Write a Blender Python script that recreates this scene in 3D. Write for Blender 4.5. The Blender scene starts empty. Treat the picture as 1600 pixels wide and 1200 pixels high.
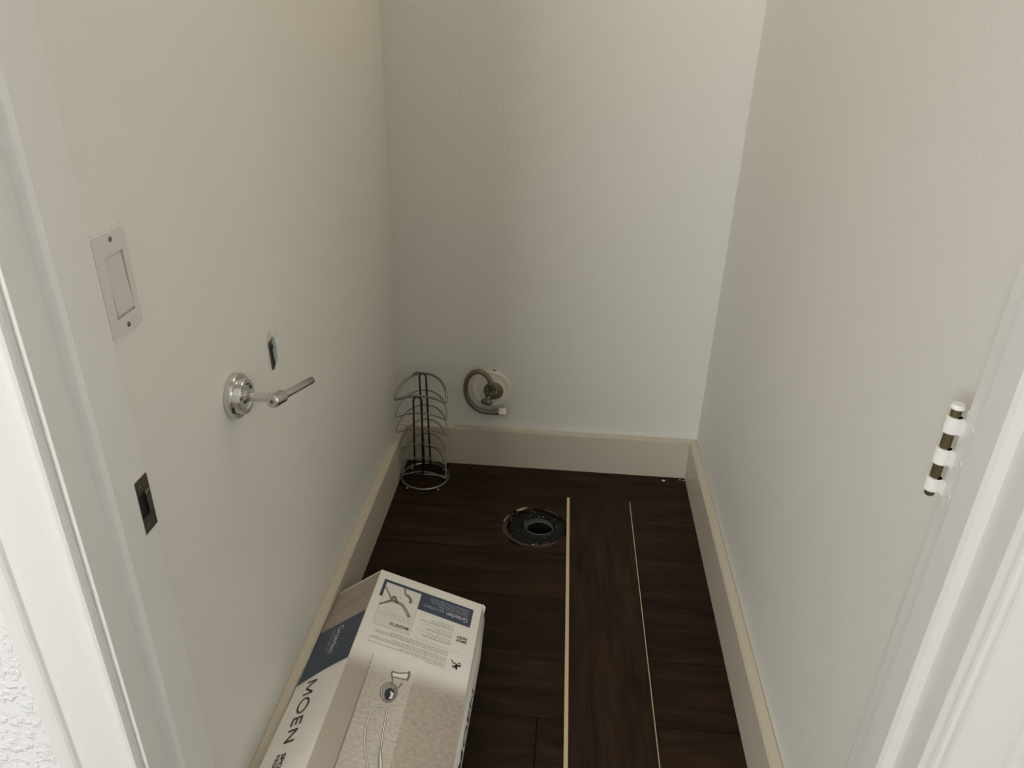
import bpy, bmesh, math, random
from mathutils import Vector, Matrix
random.seed(7)
S = bpy.context.scene
C = S.collection
PI = math.pi

# ------------------------------------------------------------------ camera
cam_d = bpy.data.cameras.new('camera'); cam = bpy.data.objects.new('camera', cam_d); C.objects.link(cam)
cam_d.sensor_fit = 'HORIZONTAL'; cam_d.sensor_width = 36.0; cam_d.lens = 1170.25 * 36.0 / 1600.0
cam_d.clip_start = 0.02
Rv = Vector((0.99631021, 0.08210901, 0.02498164)); Uv = Vector((-0.05949063, 0.45089684, 0.89059132)); Bv = Vector((0.06186142, -0.8887914, 0.45411784))
cam.matrix_world = Matrix(((Rv.x, Uv.x, Bv.x, 0.47783), (Rv.y, Uv.y, Bv.y, -1.96303), (Rv.z, Uv.z, Bv.z, 1.27881), (0, 0, 0, 1)))
S.camera = cam

# ------------------------------------------------------------------ world, window daylight, exposure
w = bpy.data.worlds.new('daylight'); S.world = w; w.use_nodes = True
w.node_tree.nodes['Background'].inputs[0].default_value = (0.72, 0.83, 1.0, 1)
w.node_tree.nodes['Background'].inputs[1].default_value = 1.2
S.view_settings.view_transform = 'Standard'; S.view_settings.look = 'None'
S.view_settings.gamma = 1.0; S.view_settings.use_curve_mapping = False
S.view_settings.exposure = 0.0
# the bathroom outside the closet: its window is in the wall behind the photographer
OX0, OX1, OY0, OY1, OZ = -2.1, 2.1, -4.1, -1.413, 2.44
WX0, WX1, WZ0, WZ1 = -1.65, -0.45, 0.95, 2.2
ld = bpy.data.lights.new('window_daylight', 'AREA'); ld.shape = 'RECTANGLE'; ld.size = WX1 - WX0; ld.size_y = WZ1 - WZ0
ld.energy = 66; ld.color = (0.98, 0.982, 0.958)
lo = bpy.data.objects.new('window_daylight', ld); C.objects.link(lo)
lo.location = ((WX0 + WX1) / 2, OY0 - 0.03, (WZ0 + WZ1) / 2); lo.rotation_euler = (PI / 2, 0, 0)   # shines towards +y

# ------------------------------------------------------------------ materials
def new_mat(name, col, rough=0.6, metal=0.0, spec=0.5):
    m = bpy.data.materials.new(name); m.use_nodes = True
    b = m.node_tree.nodes['Principled BSDF']
    b.inputs['Base Color'].default_value = (*col, 1); b.inputs['Roughness'].default_value = rough
    b.inputs['Metallic'].default_value = metal; b.inputs['Specular IOR Level'].default_value = spec
    return m
def N(m, t, **kw):
    n = m.node_tree.nodes.new(t)
    for k, v in kw.items(): setattr(n, k, v)
    return n
def LK(m, a, b): m.node_tree.links.new(a, b)
def add_bump(m, scale, strength, dist, detail=3.0, coord='Object', stretch=None, rough=0.55):
    b = m.node_tree.nodes['Principled BSDF']
    tc = N(m, 'ShaderNodeTexCoord'); no = N(m, 'ShaderNodeTexNoise'); bp = N(m, 'ShaderNodeBump')
    no.inputs['Scale'].default_value = scale; no.inputs['Detail'].default_value = detail; no.inputs['Roughness'].default_value = rough
    bp.inputs['Strength'].default_value = strength; bp.inputs['Distance'].default_value = dist
    src = tc.outputs[coord]
    if stretch:
        mp = N(m, 'ShaderNodeMapping'); mp.inputs['Scale'].default_value = stretch; LK(m, src, mp.inputs['Vector']); src = mp.outputs[0]
    LK(m, src, no.inputs['Vector']); LK(m, no.outputs['Fac'], bp.inputs['Height']); LK(m, bp.outputs[0], b.inputs['Normal'])
    return no
def wall_mat(name, col, strength=0.35, scale=70):
    m = new_mat(name, col, 0.5, spec=0.35)
    b = m.node_tree.nodes['Principled BSDF']
    tc = N(m, 'ShaderNodeTexCoord')
    n1 = N(m, 'ShaderNodeTexNoise'); n1.inputs['Scale'].default_value = scale; n1.inputs['Detail'].default_value = 3
    cr = N(m, 'ShaderNodeValToRGB'); cr.color_ramp.elements[0].position = 0.46; cr.color_ramp.elements[1].position = 0.66
    bp = N(m, 'ShaderNodeBump'); bp.inputs['Strength'].default_value = strength; bp.inputs['Distance'].default_value = 0.0022
    LK(m, tc.outputs['Object'], n1.inputs['Vector']); LK(m, n1.outputs['Fac'], cr.inputs[0]); LK(m, cr.outputs[0], bp.inputs['Height'])
    LK(m, bp.outputs[0], b.inputs['Normal'])
    return m
M_wall = wall_mat('closet_wall_paint', (0.762, 0.752, 0.703), 0.11, 120)
M_wall_out = wall_mat('bathroom_wall_paint', (0.82, 0.815, 0.81), 0.75, 105)
M_ceil = wall_mat('ceiling_paint', (0.80, 0.79, 0.77), 0.3, 60)
M_trim = new_mat('trim_gloss_paint', (0.775, 0.765, 0.745), 0.32); add_bump(M_trim, 30, 0.08, 0.001)
M_base = new_mat('baseboard_paint', (0.60, 0.545, 0.445), 0.4); add_bump(M_base, 40, 0.06, 0.001)
M_out_floor = new_mat('bathroom_floor_tile', (0.14, 0.11, 0.085), 0.5)

def wood_mat(name):
    m = new_mat(name, (0.04, 0.025, 0.016), 0.42, spec=0.16)
    b = m.node_tree.nodes['Principled BSDF']
    tc = N(m, 'ShaderNodeTexCoord'); oi = N(m, 'ShaderNodeObjectInfo')
    add = N(m, 'ShaderNodeVectorMath', operation='ADD'); mul = N(m, 'ShaderNodeVectorMath', operation='SCALE'); mul.inputs['Scale'].default_value = 17.0
    cx = N(m, 'ShaderNodeCombineXYZ'); LK(m, oi.outputs['Random'], cx.inputs[0]); LK(m, oi.outputs['Random'], cx.inputs[1])
    LK(m, cx.outputs[0], mul.inputs[0]); LK(m, tc.outputs['Object'], add.inputs[0]); LK(m, mul.outputs[0], add.inputs[1])
    mp = N(m, 'ShaderNodeMapping'); mp.inputs['Scale'].default_value = (2.2, 16, 16); LK(m, add.outputs[0], mp.inputs['Vector'])
    n1 = N(m, 'ShaderNodeTexNoise'); n1.inputs['Scale'].default_value = 1.6; n1.inputs['Detail'].default_value = 7; n1.inputs['Roughness'].default_value = 0.62; n1.inputs['Distortion'].default_value = 0.9
    LK(m, mp.outputs[0], n1.inputs['Vector'])
    mp2 = N(m, 'ShaderNodeMapping'); mp2.inputs['Scale'].default_value = (8, 150, 150); LK(m, add.outputs[0], mp2.inputs['Vector'])
    n2 = N(m, 'ShaderNodeTexNoise'); n2.inputs['Scale'].default_value = 1.0; n2.inputs['Detail'].default_value = 4; LK(m, mp2.outputs[0], n2.inputs['Vector'])
    mx = N(m, 'ShaderNodeMath', operation='MULTIPLY_ADD'); mx.inputs[1].default_value = 0.35; LK(m, n2.outputs['Fac'], mx.inputs[0]); LK(m, n1.outputs['Fac'], mx.inputs[2])
    cr = N(m, 'ShaderNodeValToRGB'); e = cr.color_ramp.elements
    e[0].position = 0.45; e[0].color = (0.007, 0.003, 0.0012, 1); e[1].position = 0.95; e[1].color = (0.042, 0.023, 0.012, 1)
    k = cr.color_ramp.elements.new(0.66); k.color = (0.0185, 0.009, 0.004, 1)
    LK(m, mx.outputs[0], cr.inputs[0])
    hv = N(m, 'ShaderNodeHueSaturation'); vm = N(m, 'ShaderNodeMath', operation='MULTIPLY_ADD'); vm.inputs[1].default_value = 0.35; vm.inputs[2].default_value = 0.82
    LK(m, oi.outputs['Random'], vm.inputs[0]); LK(m, vm.outputs[0], hv.inputs['Value']); LK(m, cr.outputs[0], hv.inputs['Color'])
    LK(m, hv.outputs[0], b.inputs['Base Color'])
    bp = N(m, 'ShaderNodeBump'); bp.inputs['Strength'].default_value = 0.18; bp.inputs['Distance'].default_value = 0.001
    LK(m, n2.outputs['Fac'], bp.inputs['Height']); LK(m, bp.outputs[0], b.inputs['Normal'])
    rr = N(m, 'ShaderNodeMapRange'); rr.inputs['To Min'].default_value = 0.42; rr.inputs['To Max'].default_value = 0.66
    LK(m, n1.outputs['Fac'], rr.inputs['Value']); LK(m, rr.outputs[0], b.inputs['Roughness'])
    return m
M_wood = wood_mat('dark_laminate')
M_core = new_mat('fibreboard_core', (0.62, 0.50, 0.31), 0.7); add_bump(M_core, 200, 0.2, 0.0005)
M_sub = new_mat('subfloor', (0.05, 0.04, 0.03), 0.9)
M_chrome = new_mat('brushed_chrome', (0.62, 0.61, 0.59), 0.24, 1.0)
M_chrome2 = new_mat('polished_chrome', (0.66, 0.655, 0.64), 0.16, 1.0)
M_wire = new_mat('dull_chrome_wire', (0.25, 0.24, 0.215), 0.32, 1.0)
M_wire_dark = new_mat('dark_chrome_wire', (0.09, 0.085, 0.075), 0.35, 1.0)
M_brass = new_mat('aged_brass', (0.17, 0.14, 0.075), 0.45, 0.8)
M_strike = new_mat('tarnished_steel', (0.13, 0.12, 0.095), 0.45, 0.8); add_bump(M_strike, 120, 0.3, 0.001)
M_dark = new_mat('dark_hole', (0.01, 0.009, 0.008), 0.9)
M_white = new_mat('thick_white_paint', (0.86, 0.85, 0.81), 0.35)
M_plate = new_mat('light_switch_plastic', (0.66, 0.645, 0.615), 0.35)
M_rocker = new_mat('light_switch_rocker_plastic', (0.62, 0.605, 0.575), 0.3)
M_screw = new_mat('screw_metal', (0.16, 0.15, 0.14), 0.4, 0.7)
M_escut = new_mat('escutcheon_white', (0.80, 0.755, 0.64), 0.3)
M_stain = new_mat('tarnished_flange', (0.20, 0.165, 0.12), 0.5, 0.5); add_bump(M_stain, 90, 0.3, 0.001)
M_hose = new_mat('braided_hose', (0.19, 0.165, 0.13), 0.42, 0.45)
M_valve = new_mat('corroded_valve', (0.13, 0.128, 0.10), 0.42, 0.7); add_bump(M_valve, 150, 0.3, 0.001)
M_nut = new_mat('plastic_nut', (0.72, 0.68, 0.60), 0.35)
M_abs = new_mat('black_pipe_plastic', (0.004, 0.0036, 0.0032), 0.42, spec=0.22); add_bump(M_abs, 55, 0.6, 0.004)
M_pipe = new_mat('grey_pipe_plastic', (0.13, 0.135, 0.105), 0.42); add_bump(M_pipe, 70, 0.3, 0.001)
M_speck = new_mat('plaster_specks', (0.7, 0.68, 0.62), 0.6)
M_chip = new_mat('splintered_laminate', (0.048, 0.027, 0.018), 0.55); add_bump(M_chip, 60, 0.6, 0.004)
M_chip2 = new_mat('pale_laminate_splinter', (0.42, 0.33, 0.2), 0.7)
M_card = new_mat('white_coated_card', (0.87, 0.85, 0.80), 0.38)
M_card_raw = new_mat('raw_cardboard', (0.30, 0.24, 0.18), 0.8)
M_blue = new_mat('slate_blue_print', (0.050, 0.072, 0.112), 0.35)
M_bluet = new_mat('pale_blue_lettering', (0.42, 0.46, 0.52), 0.4)
M_wlet = new_mat('white_lettering', (0.66, 0.68, 0.70), 0.4)
M_ink = new_mat('black_print', (0.02, 0.02, 0.022), 0.4)
M_grey = new_mat('grey_print', (0.33, 0.315, 0.295), 0.45)
M_lgrey = new_mat('light_grey_print', (0.52, 0.50, 0.475), 0.45)
M_mgrey = new_mat('mid_grey_print', (0.22, 0.205, 0.185), 0.4)
M_taupe = new_mat('taupe_print', (0.40, 0.345, 0.29), 0.42)
M_red = new_mat('dark_red_print', (0.045, 0.014, 0.010), 0.4)
M_tag = new_mat('inset_print', (0.80, 0.79, 0.745), 0.38)
M_drywall = new_mat('blue_grey_gypsum', (0.33, 0.42, 0.45), 0.8)
M_torn = new_mat('torn_paper', (0.62, 0.59, 0.53), 0.8)

def photo_mat():
    m = new_mat('box_photo_print', (0.4, 0.34, 0.29), 0.42)
    b = m.node_tree.nodes['Principled BSDF']
    uv = N(m, 'ShaderNodeUVMap'); sp = N(m, 'ShaderNodeSeparateXYZ'); LK(m, uv.outputs[0], sp.inputs[0])
    cr = N(m, 'ShaderNodeValToRGB'); cr.color_ramp.interpolation = 'LINEAR'; e = cr.color_ramp.elements
    e[0].position = 0.0; e[0].color = (0.46, 0.40, 0.34, 1); e[1].position = 1.0; e[1].color = (0.40, 0.345, 0.29, 1)
    for p, c in ((0.178, (0.40, 0.35, 0.30)), (0.19, (0.50, 0.455, 0.395)), (0.545, (0.56, 0.51, 0.445)), (0.555, (0.455, 0.395, 0.335))):
        k = e.new(p); k.color = (*c, 1)
    LK(m, sp.outputs[0], cr.inputs[0])
    mp = N(m, 'ShaderNodeMapping'); mp.inputs['Scale'].default_value = (16, 60, 1); LK(m, uv.outputs[0], mp.inputs['Vector'])
    n = N(m, 'ShaderNodeTexNoise'); n.inputs['Scale'].default_value = 1.5; n.inputs['Detail'].default_value = 2; LK(m, mp.outputs[0], n.inputs['Vector'])
    mr = N(m, 'ShaderNodeMapRange'); mr.inputs['From Min'].default_value = 0.35; mr.inputs['From Max'].default_value = 0.65; mr.inputs['To Min'].default_value = 0.88; mr.inputs['To Max'].default_value = 1.1
    LK(m, n.outputs['Fac'], mr.inputs['Value'])
    gt = N(m, 'ShaderNodeMath', operation='GREATER_THAN'); gt.inputs[1].default_value = 0.185; LK(m, sp.outputs[0], gt.inputs[0])
    m1 = N(m, 'ShaderNodeMix', data_type='FLOAT'); LK(m, gt.outputs[0], m1.inputs[0]); m1.inputs[2].default_value = 1.0; LK(m, mr.outputs[0], m1.inputs[3])
    sc = N(m, 'ShaderNodeVectorMath', operation='SCALE'); LK(m, cr.outputs[0], sc.inputs[0]); LK(m, m1.outputs[0], sc.inputs['Scale'])
    fd = N(m, 'ShaderNodeMapRange', interpolation_type='SMOOTHSTEP'); fd.inputs['From Min'].default_value = 0.40; fd.inputs['From Max'].default_value = 0.52; LK(m, sp.outputs[1], fd.inputs['Value'])
    mx = N(m, 'ShaderNodeMix', data_type='RGBA'); mx.inputs[6].default_value = (0.87, 0.85, 0.80, 1)
    LK(m, fd.outputs[0], mx.inputs[0]); LK(m, sc.outputs[0], mx.inputs[7]); LK(m, mx.outputs[2], b.inputs['Base Color'])
    return m
M_photo = photo_mat()

# ------------------------------------------------------------------ helpers
def link(name, me, mat, parent=None, smooth=False):
    o = bpy.data.objects.new(name, me); C.objects.link(o)
    if mat: me.materials.append(mat)
    if smooth:
        for p in me.polygons: p.use_smooth = True
    if parent: o.parent = parent
    return o
def pyd(name, v, f, mat, parent=None, smooth=False):
    me = bpy.data.meshes.new(name); me.from_pydata([tuple(a) for a in v], [], f); me.update()
    return link(name, me, mat, parent, smooth)
def frombm(name, bm, mat, parent=None, smooth=False):
    bmesh.ops.recalc_face_normals(bm, faces=bm.faces)
    me = bpy.data.meshes.new(name); bm.to_mesh(me); bm.free()
    return link(name, me, mat, parent, smooth)
def bm_box(bm, x0, x1, y0, y1, z0, z1):
    r = bmesh.ops.create_cube(bm, size=1.0)
    for v in r['verts']:
        v.co = Vector(((x0 + x1) / 2 + v.co.x * (x1 - x0), (y0 + y1) / 2 + v.co.y * (y1 - y0), (z0 + z1) / 2 + v.co.z * (z1 - z0)))
    return r['verts']
def box(name, b, mat, parent=None, bev=0.0, seg=2):
    bm = bmesh.new(); bm_box(bm, *b)
    if bev: bmesh.ops.bevel(bm, geom=bm.edges[:], offset=bev, segments=seg, affect='EDGES', profile=0.6)
    return frombm(name, bm, mat, parent)
def boxes(name, bs, mat, parent=None):
    bm = bmesh.new()
    for b in bs: bm_box(bm, *b)
    return frombm(name, bm, mat, parent)
def tube_geo(pts, r, n=10, closed=False):
    pts = [Vector(p) for p in pts]; m = len(pts); vs = []; fs = []
    tang = []
    for i in range(m):
        a = pts[(i - 1) % m] if (closed or i > 0) else pts[i]; b = pts[(i + 1) % m] if (closed or i < m - 1) else pts[i]
        tang.append((b - a).normalized())
    up = Vector((0, 0, 1)) if abs(tang[0].z) < 0.9 else Vector((1, 0, 0))
    nrm = (up - tang[0] * up.dot(tang[0])).normalized()
    for i in range(m):
        nrm = (nrm - tang[i] * nrm.dot(tang[i])).normalized(); bi = tang[i].cross(nrm)
        rr = r[i] if isinstance(r, (list, tuple)) else r
        for k in range(n):
            a = 2 * PI * k / n; vs.append(pts[i] + (nrm * math.cos(a) + bi * math.sin(a)) * rr)
    for i in range(m if closed else m - 1):
        j = (i + 1) % m
        for k in range(n):
            k2 = (k + 1) % n; fs.append((i * n + k, i * n + k2, j * n + k2, j * n + k))
    if not closed:
        fs.append(tuple(range(n - 1, -1, -1))); fs.append(tuple((m - 1) * n + k for k in range(n)))
    return vs, fs
def tube(name, pts, r, mat, parent=None, n=10, closed=False):
    v, f = tube_geo(pts, r, n, closed); o = pyd(name, v, f, mat, parent, True)
    return o
def tubes(name, lst, mat, parent=None, n=10):
    V, F = [], []
    for pts, r, cl in lst:
        v, f = tube_geo(pts, r, n, cl); b = len(V); V += v; F += [tuple(i + b for i in q) for q in f]
    return pyd(name, V, F, mat, parent, True)
def smooth_pts(pts, closed=False, it=2):
    pts = [Vector(p) for p in pts]
    for _ in range(it):
        o = []; m = len(pts)
        if not closed: o.append(pts[0])
        for i in range(m if closed else m - 1):
            a, b = pts[i], pts[(i + 1) % m]; o += [a * .75 + b * .25, a * .25 + b * .75]
        if not closed: o.append(pts[-1])
        pts = o
    return pts
def lathe(name, prof, origin, axis, mat, parent=None, n=36):
    """prof: (radius, distance along axis)"""
    ax = Vector(axis).normalized(); t = Vector((0, 0, 1)) if abs(ax.z) < .9 else Vector((1, 0, 0))
    a = t.cross(ax).normalized(); b = ax.cross(a); vs = []; fs = []; o = Vector(origin); m = len(prof)
    for k in range(n):
        q = 2 * PI * k / n; d = a * math.cos(q) + b * math.sin(q)
        for r, h in prof: vs.append(o + ax * h + d * max(r, 1e-5))
    for k in range(n):
        k2 = (k + 1) % n
        for i in range(m - 1): fs.append((k * m + i, k2 * m + i, k2 * m + i + 1, k * m + i + 1))
    ob = pyd(name, vs, fs, mat, parent, True)
    bm = bmesh.new(); bm.from_mesh(ob.data); bmesh.ops.remove_doubles(bm, verts=bm.verts, dist=2e-5)
    bmesh.ops.recalc_face_normals(bm, faces=bm.faces)
    for e in bm.edges:
        if len(e.link_faces) == 2 and e.calc_face_angle(0) > 0.6: e.smooth = False
    bm.to_mesh(ob.data); bm.free()
    return ob
def prism(name, poly, z0, z1, mat, parent=None):
    n = len(poly); v = [(x, y, z0) for x, y in poly] + [(x, y, z1) for x, y in poly]
    f = [tuple(range(n - 1, -1, -1)), tuple(range(n, 2 * n))] + [(i, (i + 1) % n, n + (i + 1) % n, n + i) for i in range(n)]
    bm = bmesh.new(); me = bpy.data.meshes.new(name); me.from_pydata(v, [], f); bm.from_mesh(me); bpy.data.meshes.remove(me)
    return frombm(name, bm, mat, parent)
def thing(name, label, cat, loc=(0, 0, 0), group=None):
    o = bpy.data.objects.new(name, None); C.objects.link(o); o.empty_display_size = 0.05; o.location = loc
    o['label'] = label; o['category'] = cat
    if group: o['group'] = group
    return o
def keep(o, root):          # parts are modelled in world coordinates; keep them there under a moved root
    o.parent = root; o.matrix_parent_inverse = Matrix.Translation(-Vector(root.location))
    return o
def tag(o, label, cat, group=None):
    o['label'] = label; o['category'] = cat
    if group: o['group'] = group
    return o
def struct(o): o['kind'] = 'structure'; return o
def cut(o, cutter):         # boolean difference baked into the mesh
    md = o.modifiers.new('cut', 'BOOLEAN'); md.operation = 'DIFFERENCE'; md.object = cutter; md.solver = 'EXACT'
    bpy.context.view_layer.update(); dg = bpy.context.evaluated_depsgraph_get()
    me = bpy.data.meshes.new_from_object(o.evaluated_get(dg)); o.modifiers.clear(); old = o.data; o.data = me; me.name = old.name
    bpy.data.meshes.remove(old)
def remove(o):
    me = o.data; bpy.data.objects.remove(o); bpy.data.meshes.remove(me)

# ------------------------------------------------------------------ the closet and the bathroom it opens into
W, H = 0.9, 2.44
DY1, DY0 = -1.293, -1.413            # closet side and bathroom side of the door wall
FT = -0.008                          # top of the slab, planks lie on it
JL, JR, DH = 0.020, 0.876, 2.03      # jamb faces, door height
slab = box('floor', (-0.12, 1.02, -1.43, 0.12, -0.22, FT), M_sub); struct(slab)
struct(box('wall_back', (-0.12, W + 0.12, 0.0, 0.12, -0.008, H), M_wall))
struct(box('wall_left', (-0.12, 0.0, DY1, 0.0, -0.008, H), M_wall))
wr = struct(box('wall_right', (W, W + 0.12, DY1, 0.0, -0.008, H), M_wall))
struct(box('ceiling', (-0.12, W + 0.12, DY1, 0.12, H, H + 0.1), M_ceil))
struct(boxes('wall_door', [(OX0 - .1, 0.0, DY0, DY1, -0.008, H), (W, OX1 + .1, DY0, DY1, -0.008, H), (0.0, W, DY0, DY1, DH + 0.02, H)], M_wall_out))
struct(box('floor_bathroom', (OX0 - .1, OX1 + .1, OY0 - .1, -1.43, -0.22, -0.001), M_out_floor))
struct(box('ceiling_bathroom', (OX0 - .1, OX1 + .1, OY0 - .1, DY1, H, H + 0.1), M_ceil))
struct(box('wall_bathroom_left', (OX0 - .1, OX0, OY0, DY0, -0.001, H), M_wall_out))
struct(box('wall_bathroom_right', (OX1, OX1 + .1, OY0, DY0, -0.001, H), M_wall_out))
struct(boxes('wall_bathroom_rear', [(OX0 - .1, WX0, OY0 - .1, OY0, -0.001, H), (WX1, OX1 + .1, OY0 - .1, OY0, -0.001, H),
                             (WX0, WX1, OY0 - .1, OY0, -0.001, WZ0), (WX0, WX1, OY0 - .1, OY0, WZ1, H)], M_wall_out))
win = boxes('window_1', [(WX0, WX0 + .04, OY0 - .02, OY0 + .01, WZ0, WZ1), (WX1 - .04, WX1, OY0 - .02, OY0 + .01, WZ0, WZ1),
                         (WX0 + .04, WX1 - .04, OY0 - .02, OY0 + .01, WZ0, WZ0 + .04), (WX0 + .04, WX1 - .04, OY0 - .02, OY0 + .01, WZ1 - .04, WZ1)], M_trim)
struct(win)

lathe('paint_chip', [(0, .0012), (.0016, .0009), (.0024, 0), (0, 0)], (W, -.782, .865), (-1, 0, 0), M_white, wr, n=7)
# baseboards
BT, BH = 0.0229, 0.1265
def board(name, x0, x1, y0, y1):
    bm = bmesh.new(); bm_box(bm, x0, x1, y0, y1, 0.0008, BH)
    ed = [e for e in bm.edges if all(v.co.z > BH - 1e-4 for v in e.verts)]
    bmesh.ops.bevel(bm, geom=ed, offset=0.0022, segments=2, affect='EDGES')
    return struct(frombm(name, bm, M_base))
bbk = board('baseboard_back', 0.0, W, -BT, -0.0)
for x_, z_, r_ in ((.273, .104, .0022), (.272, .058, .0020), (.272, .036, .0018), (.857, .116, .0020), (.60, .118, .0014)):
    lathe('nail_hole', [(0, .0003), (r_, .0003), (r_, 0), (0, 0)], (x_, -BT, z_), (0, -1, 0), new_mat('nail_filler', (.30, .25, .18), .8), bbk, n=10)
board('baseboard_left', 0.0, BT, DY1 + 0.001, -BT)
board('baseboard_right', W - BT, W, DY1 + 0.001, -BT)

# ---- door frame: jambs, head, stops
dr = bpy.data.objects.new('door_1', None); C.objects.link(dr); dr.location = (W / 2, DY1, 0); struct(dr)
def dpart(o): return keep(o, dr)
dpart(box('jamb', (0.0, JL, DY0, DY1 + .0, 0, DH + .018), M_trim, bev=.0012))
dpart(box('jamb', (JR, W, DY0, DY1 + .0, 0, DH + .018), M_trim, bev=.0012))
dpart(box('head_jamb', (JL, JR, DY0, DY1, DH, DH + .02), M_trim))
def stop_poly(xf, sg):
    y0, y1 = DY1 - .083, DY1 - .040
    return [(xf, y1), (xf + sg * .012, y1), (xf + sg * .012, y0 + .009), (xf + sg * .009, y0 + .004), (xf + sg * .004, y0 + .0015), (xf, y0)]
dpart(prism('door_stop', stop_poly(JL, 1), 0, DH, M_trim))
dpart(prism('door_stop', stop_poly(JR, -1), 0, DH, M_trim))
dpart(box('door_stop', (JL + .012, JR - .012, DY1 - .083, DY1 - .040, DH - .012, DH), M_trim))
# ---- casings on the bathroom side
prof = [(0, 0), (0, .0065), (.0015, .0095), (.005, .0108), (.0085, .0098), (.0115, .0078), (.016, .0072), (.024, .0082), (.036, .0105), (.048, .0128), (.058, .0142), (.0625, .0143),
        (.0645, .0122), (.067, .0122), (.069, .0155), (.072, .0175), (.077, .0185), (.088, .0185), (.0915, .017), (.0925, .014), (.0925, 0)]
struct(prism('trim_1', [(JL - .006 - a, DY0 - d) for a, d in prof], 0, DH + .095, M_trim))
struct(prism('trim_2', [(JR + .006 + a, DY0 - d) for a, d in prof], 0, DH + .095, M_trim))
struct(box('trim_3', (JL - .006, JR + .006, DY0 - .016, DY0, DH + .006, DH + .095), M_trim, bev=.003))

# ------------------------------------------------------------------ floor planks (children of the floor), running across
FC = (0.437, -0.312)                                     # toilet drain centre
hole = []
for k in range(44):
    a = 2 * PI * k / 44
    r = 0.086 + 0.005 * math.sin(3 * a + 1.1) + 0.0035 * math.sin(5 * a + .4) + random.uniform(-.0018, .0018)
    hole.append((FC[0] + r * 1.03 * math.cos(a), FC[1] + r * math.sin(a)))
cutter = prism('hole_cutter', hole, -0.05, 0.05, None)
seams = [0.0, -0.072, -0.242, -0.412, -0.582, -0.751, -0.921, -1.091, -1.261, -1.43]
joints = {7: [0.475], 2: [], 5: [], 8: [0.21]}
for i in range(len(seams) - 1):
    y1, y0 = seams[i], seams[i + 1]
    xs = [0.0] + joints.get(i + 1 - 0, []) + [W]
    for j in range(len(xs) - 1):
        cx, cy = (xs[j] + xs[j + 1]) / 2, (y0 + y1) / 2
        hx, hy = (xs[j + 1] - xs[j]) / 2 - .0006, (y1 - y0) / 2 - .0006
        o = box('plank', (-hx, hx, -hy, hy, FT, 0.0), M_wood, bev=.0010, seg=1)
        o.location = (cx, cy, 0)
        if i in (1, 2): cut(o, cutter)
        o.parent = slab
remove(cutter)
pc = (0.449, -0.292)
cutter = prism('pipe_cutter', [(pc[0] + .048 * math.cos(2 * PI * k / 40), pc[1] + .048 * math.sin(2 * PI * k / 40)) for k in range(40)], -0.19, 0.05, None)
cut(slab, cutter); remove(cutter)

# ------------------------------------------------------------------ toilet flange in its ragged cut-out
fl = thing('toilet_flange', 'black toilet drain flange in a ragged hole in the floor beside loose plank', 'drain flange', (pc[0], pc[1], FT))
keep(lathe('flange_ring', [(.047, -.002), (.0735, -.002), (.0745, .001), (.0735, .0045), (.068, .0055), (.052, .0052), (.0445, .0035), (.0425, .001), (.0425, -.002), (.047, -.002)], (pc[0] - .004, pc[1] - .008, FT), (0, 0, 1), M_abs, n=48), fl)
keep(lathe('drain_collar', [(.0428, .0030), (.0420, .0022), (.0405, -.0145), (.0368, -.0165), (.0362, -.017), (.0362, -.17), (.038, -.17), (.0438, -.02), (.0438, .0026), (.0428, .0030)], (pc[0], pc[1], FT), (0, 0, 1), M_pipe, n=48), fl)
keep(lathe('pipe_bore', [(.0358, -.0185), (.0358, -.168), (0.0, -.169)], (pc[0], pc[1], FT), (0, 0, 1), M_dark, n=40), fl)
bm = bmesh.new()                                          # black tar and plastic around the flange, filling the cut-out
n = 60; rings = []
for q, (rf, z) in enumerate(((0.60, .0035), (0.72, .006), (0.84, .0045), (0.95, .001))):
    ring = []
    for k in range(n):
        a = 2 * PI * k / n
        rr = rf * (0.0885 + .004 * math.sin(3 * a + 1.1)) * (1 + .02 * math.sin(11 * a + q))
        cxm = FC[0] if q > 1 else (FC[0] + pc[0]) / 2; cym = FC[1] if q > 1 else (FC[1] + pc[1]) / 2
        ring.append(bm.verts.new((cxm + rr * math.cos(a), cym + rr * math.sin(a), FT + z + random.uniform(-.0012, .0012))))
    rings.append(ring)
for q in range(3):
    for k in range(n): bm.faces.new((rings[q][k], rings[q][(k + 1) % n], rings[q + 1][(k + 1) % n], rings[q + 1][k]))
keep(frombm('sealant_ring', bm, M_abs, smooth=True), fl)
def splinter(name, pts, wd, th, mat):
    """a thin broken strip lying along the hole's edge"""
    V, F = [], []; P = [Vector(p) for p in pts]; m = len(P)
    for i, p in enumerate(P):
        t = (P[min(i + 1, m - 1)] - P[max(i - 1, 0)]).normalized(); s = Vector((-t.y, t.x, 0)) * wd * (0.25 + .75 * math.sin(PI * (i + .35) / (m - .3))) * .5
        for dz in (0, th):
            V += [p + s + Vector((0, 0, dz)), p - s + Vector((0, 0, dz))]
    for i in range(m - 1):
        a, b = i * 4, i * 4 + 4
        F += [(a + 2, a + 3, b + 3, b + 2), (a, b, b + 1, a + 1), (a, a + 2, b + 2, b), (a + 1, b + 1, b + 3, a + 3)]
    F += [(0, 1, 3, 2), ((m - 1) * 4, (m - 1) * 4 + 2, (m - 1) * 4 + 3, (m - 1) * 4 + 1)]
    return keep(pyd(name, V, F, mat), fl)
def arc(a0, a1, r, z=0.001, n=9, c=FC): return [(c[0] + (r + random.uniform(-.002, .002)) * math.cos(math.radians(a0 + (a1 - a0) * i / (n - 1))), c[1] + (r + random.uniform(-.002, .002)) * math.sin(math.radians(a0 + (a1 - a0) * i / (n - 1))), z) for i in range(n)]
splinter('splinter', arc(140, 200, .083, -.001), .010, .0025, M_chip)
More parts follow.
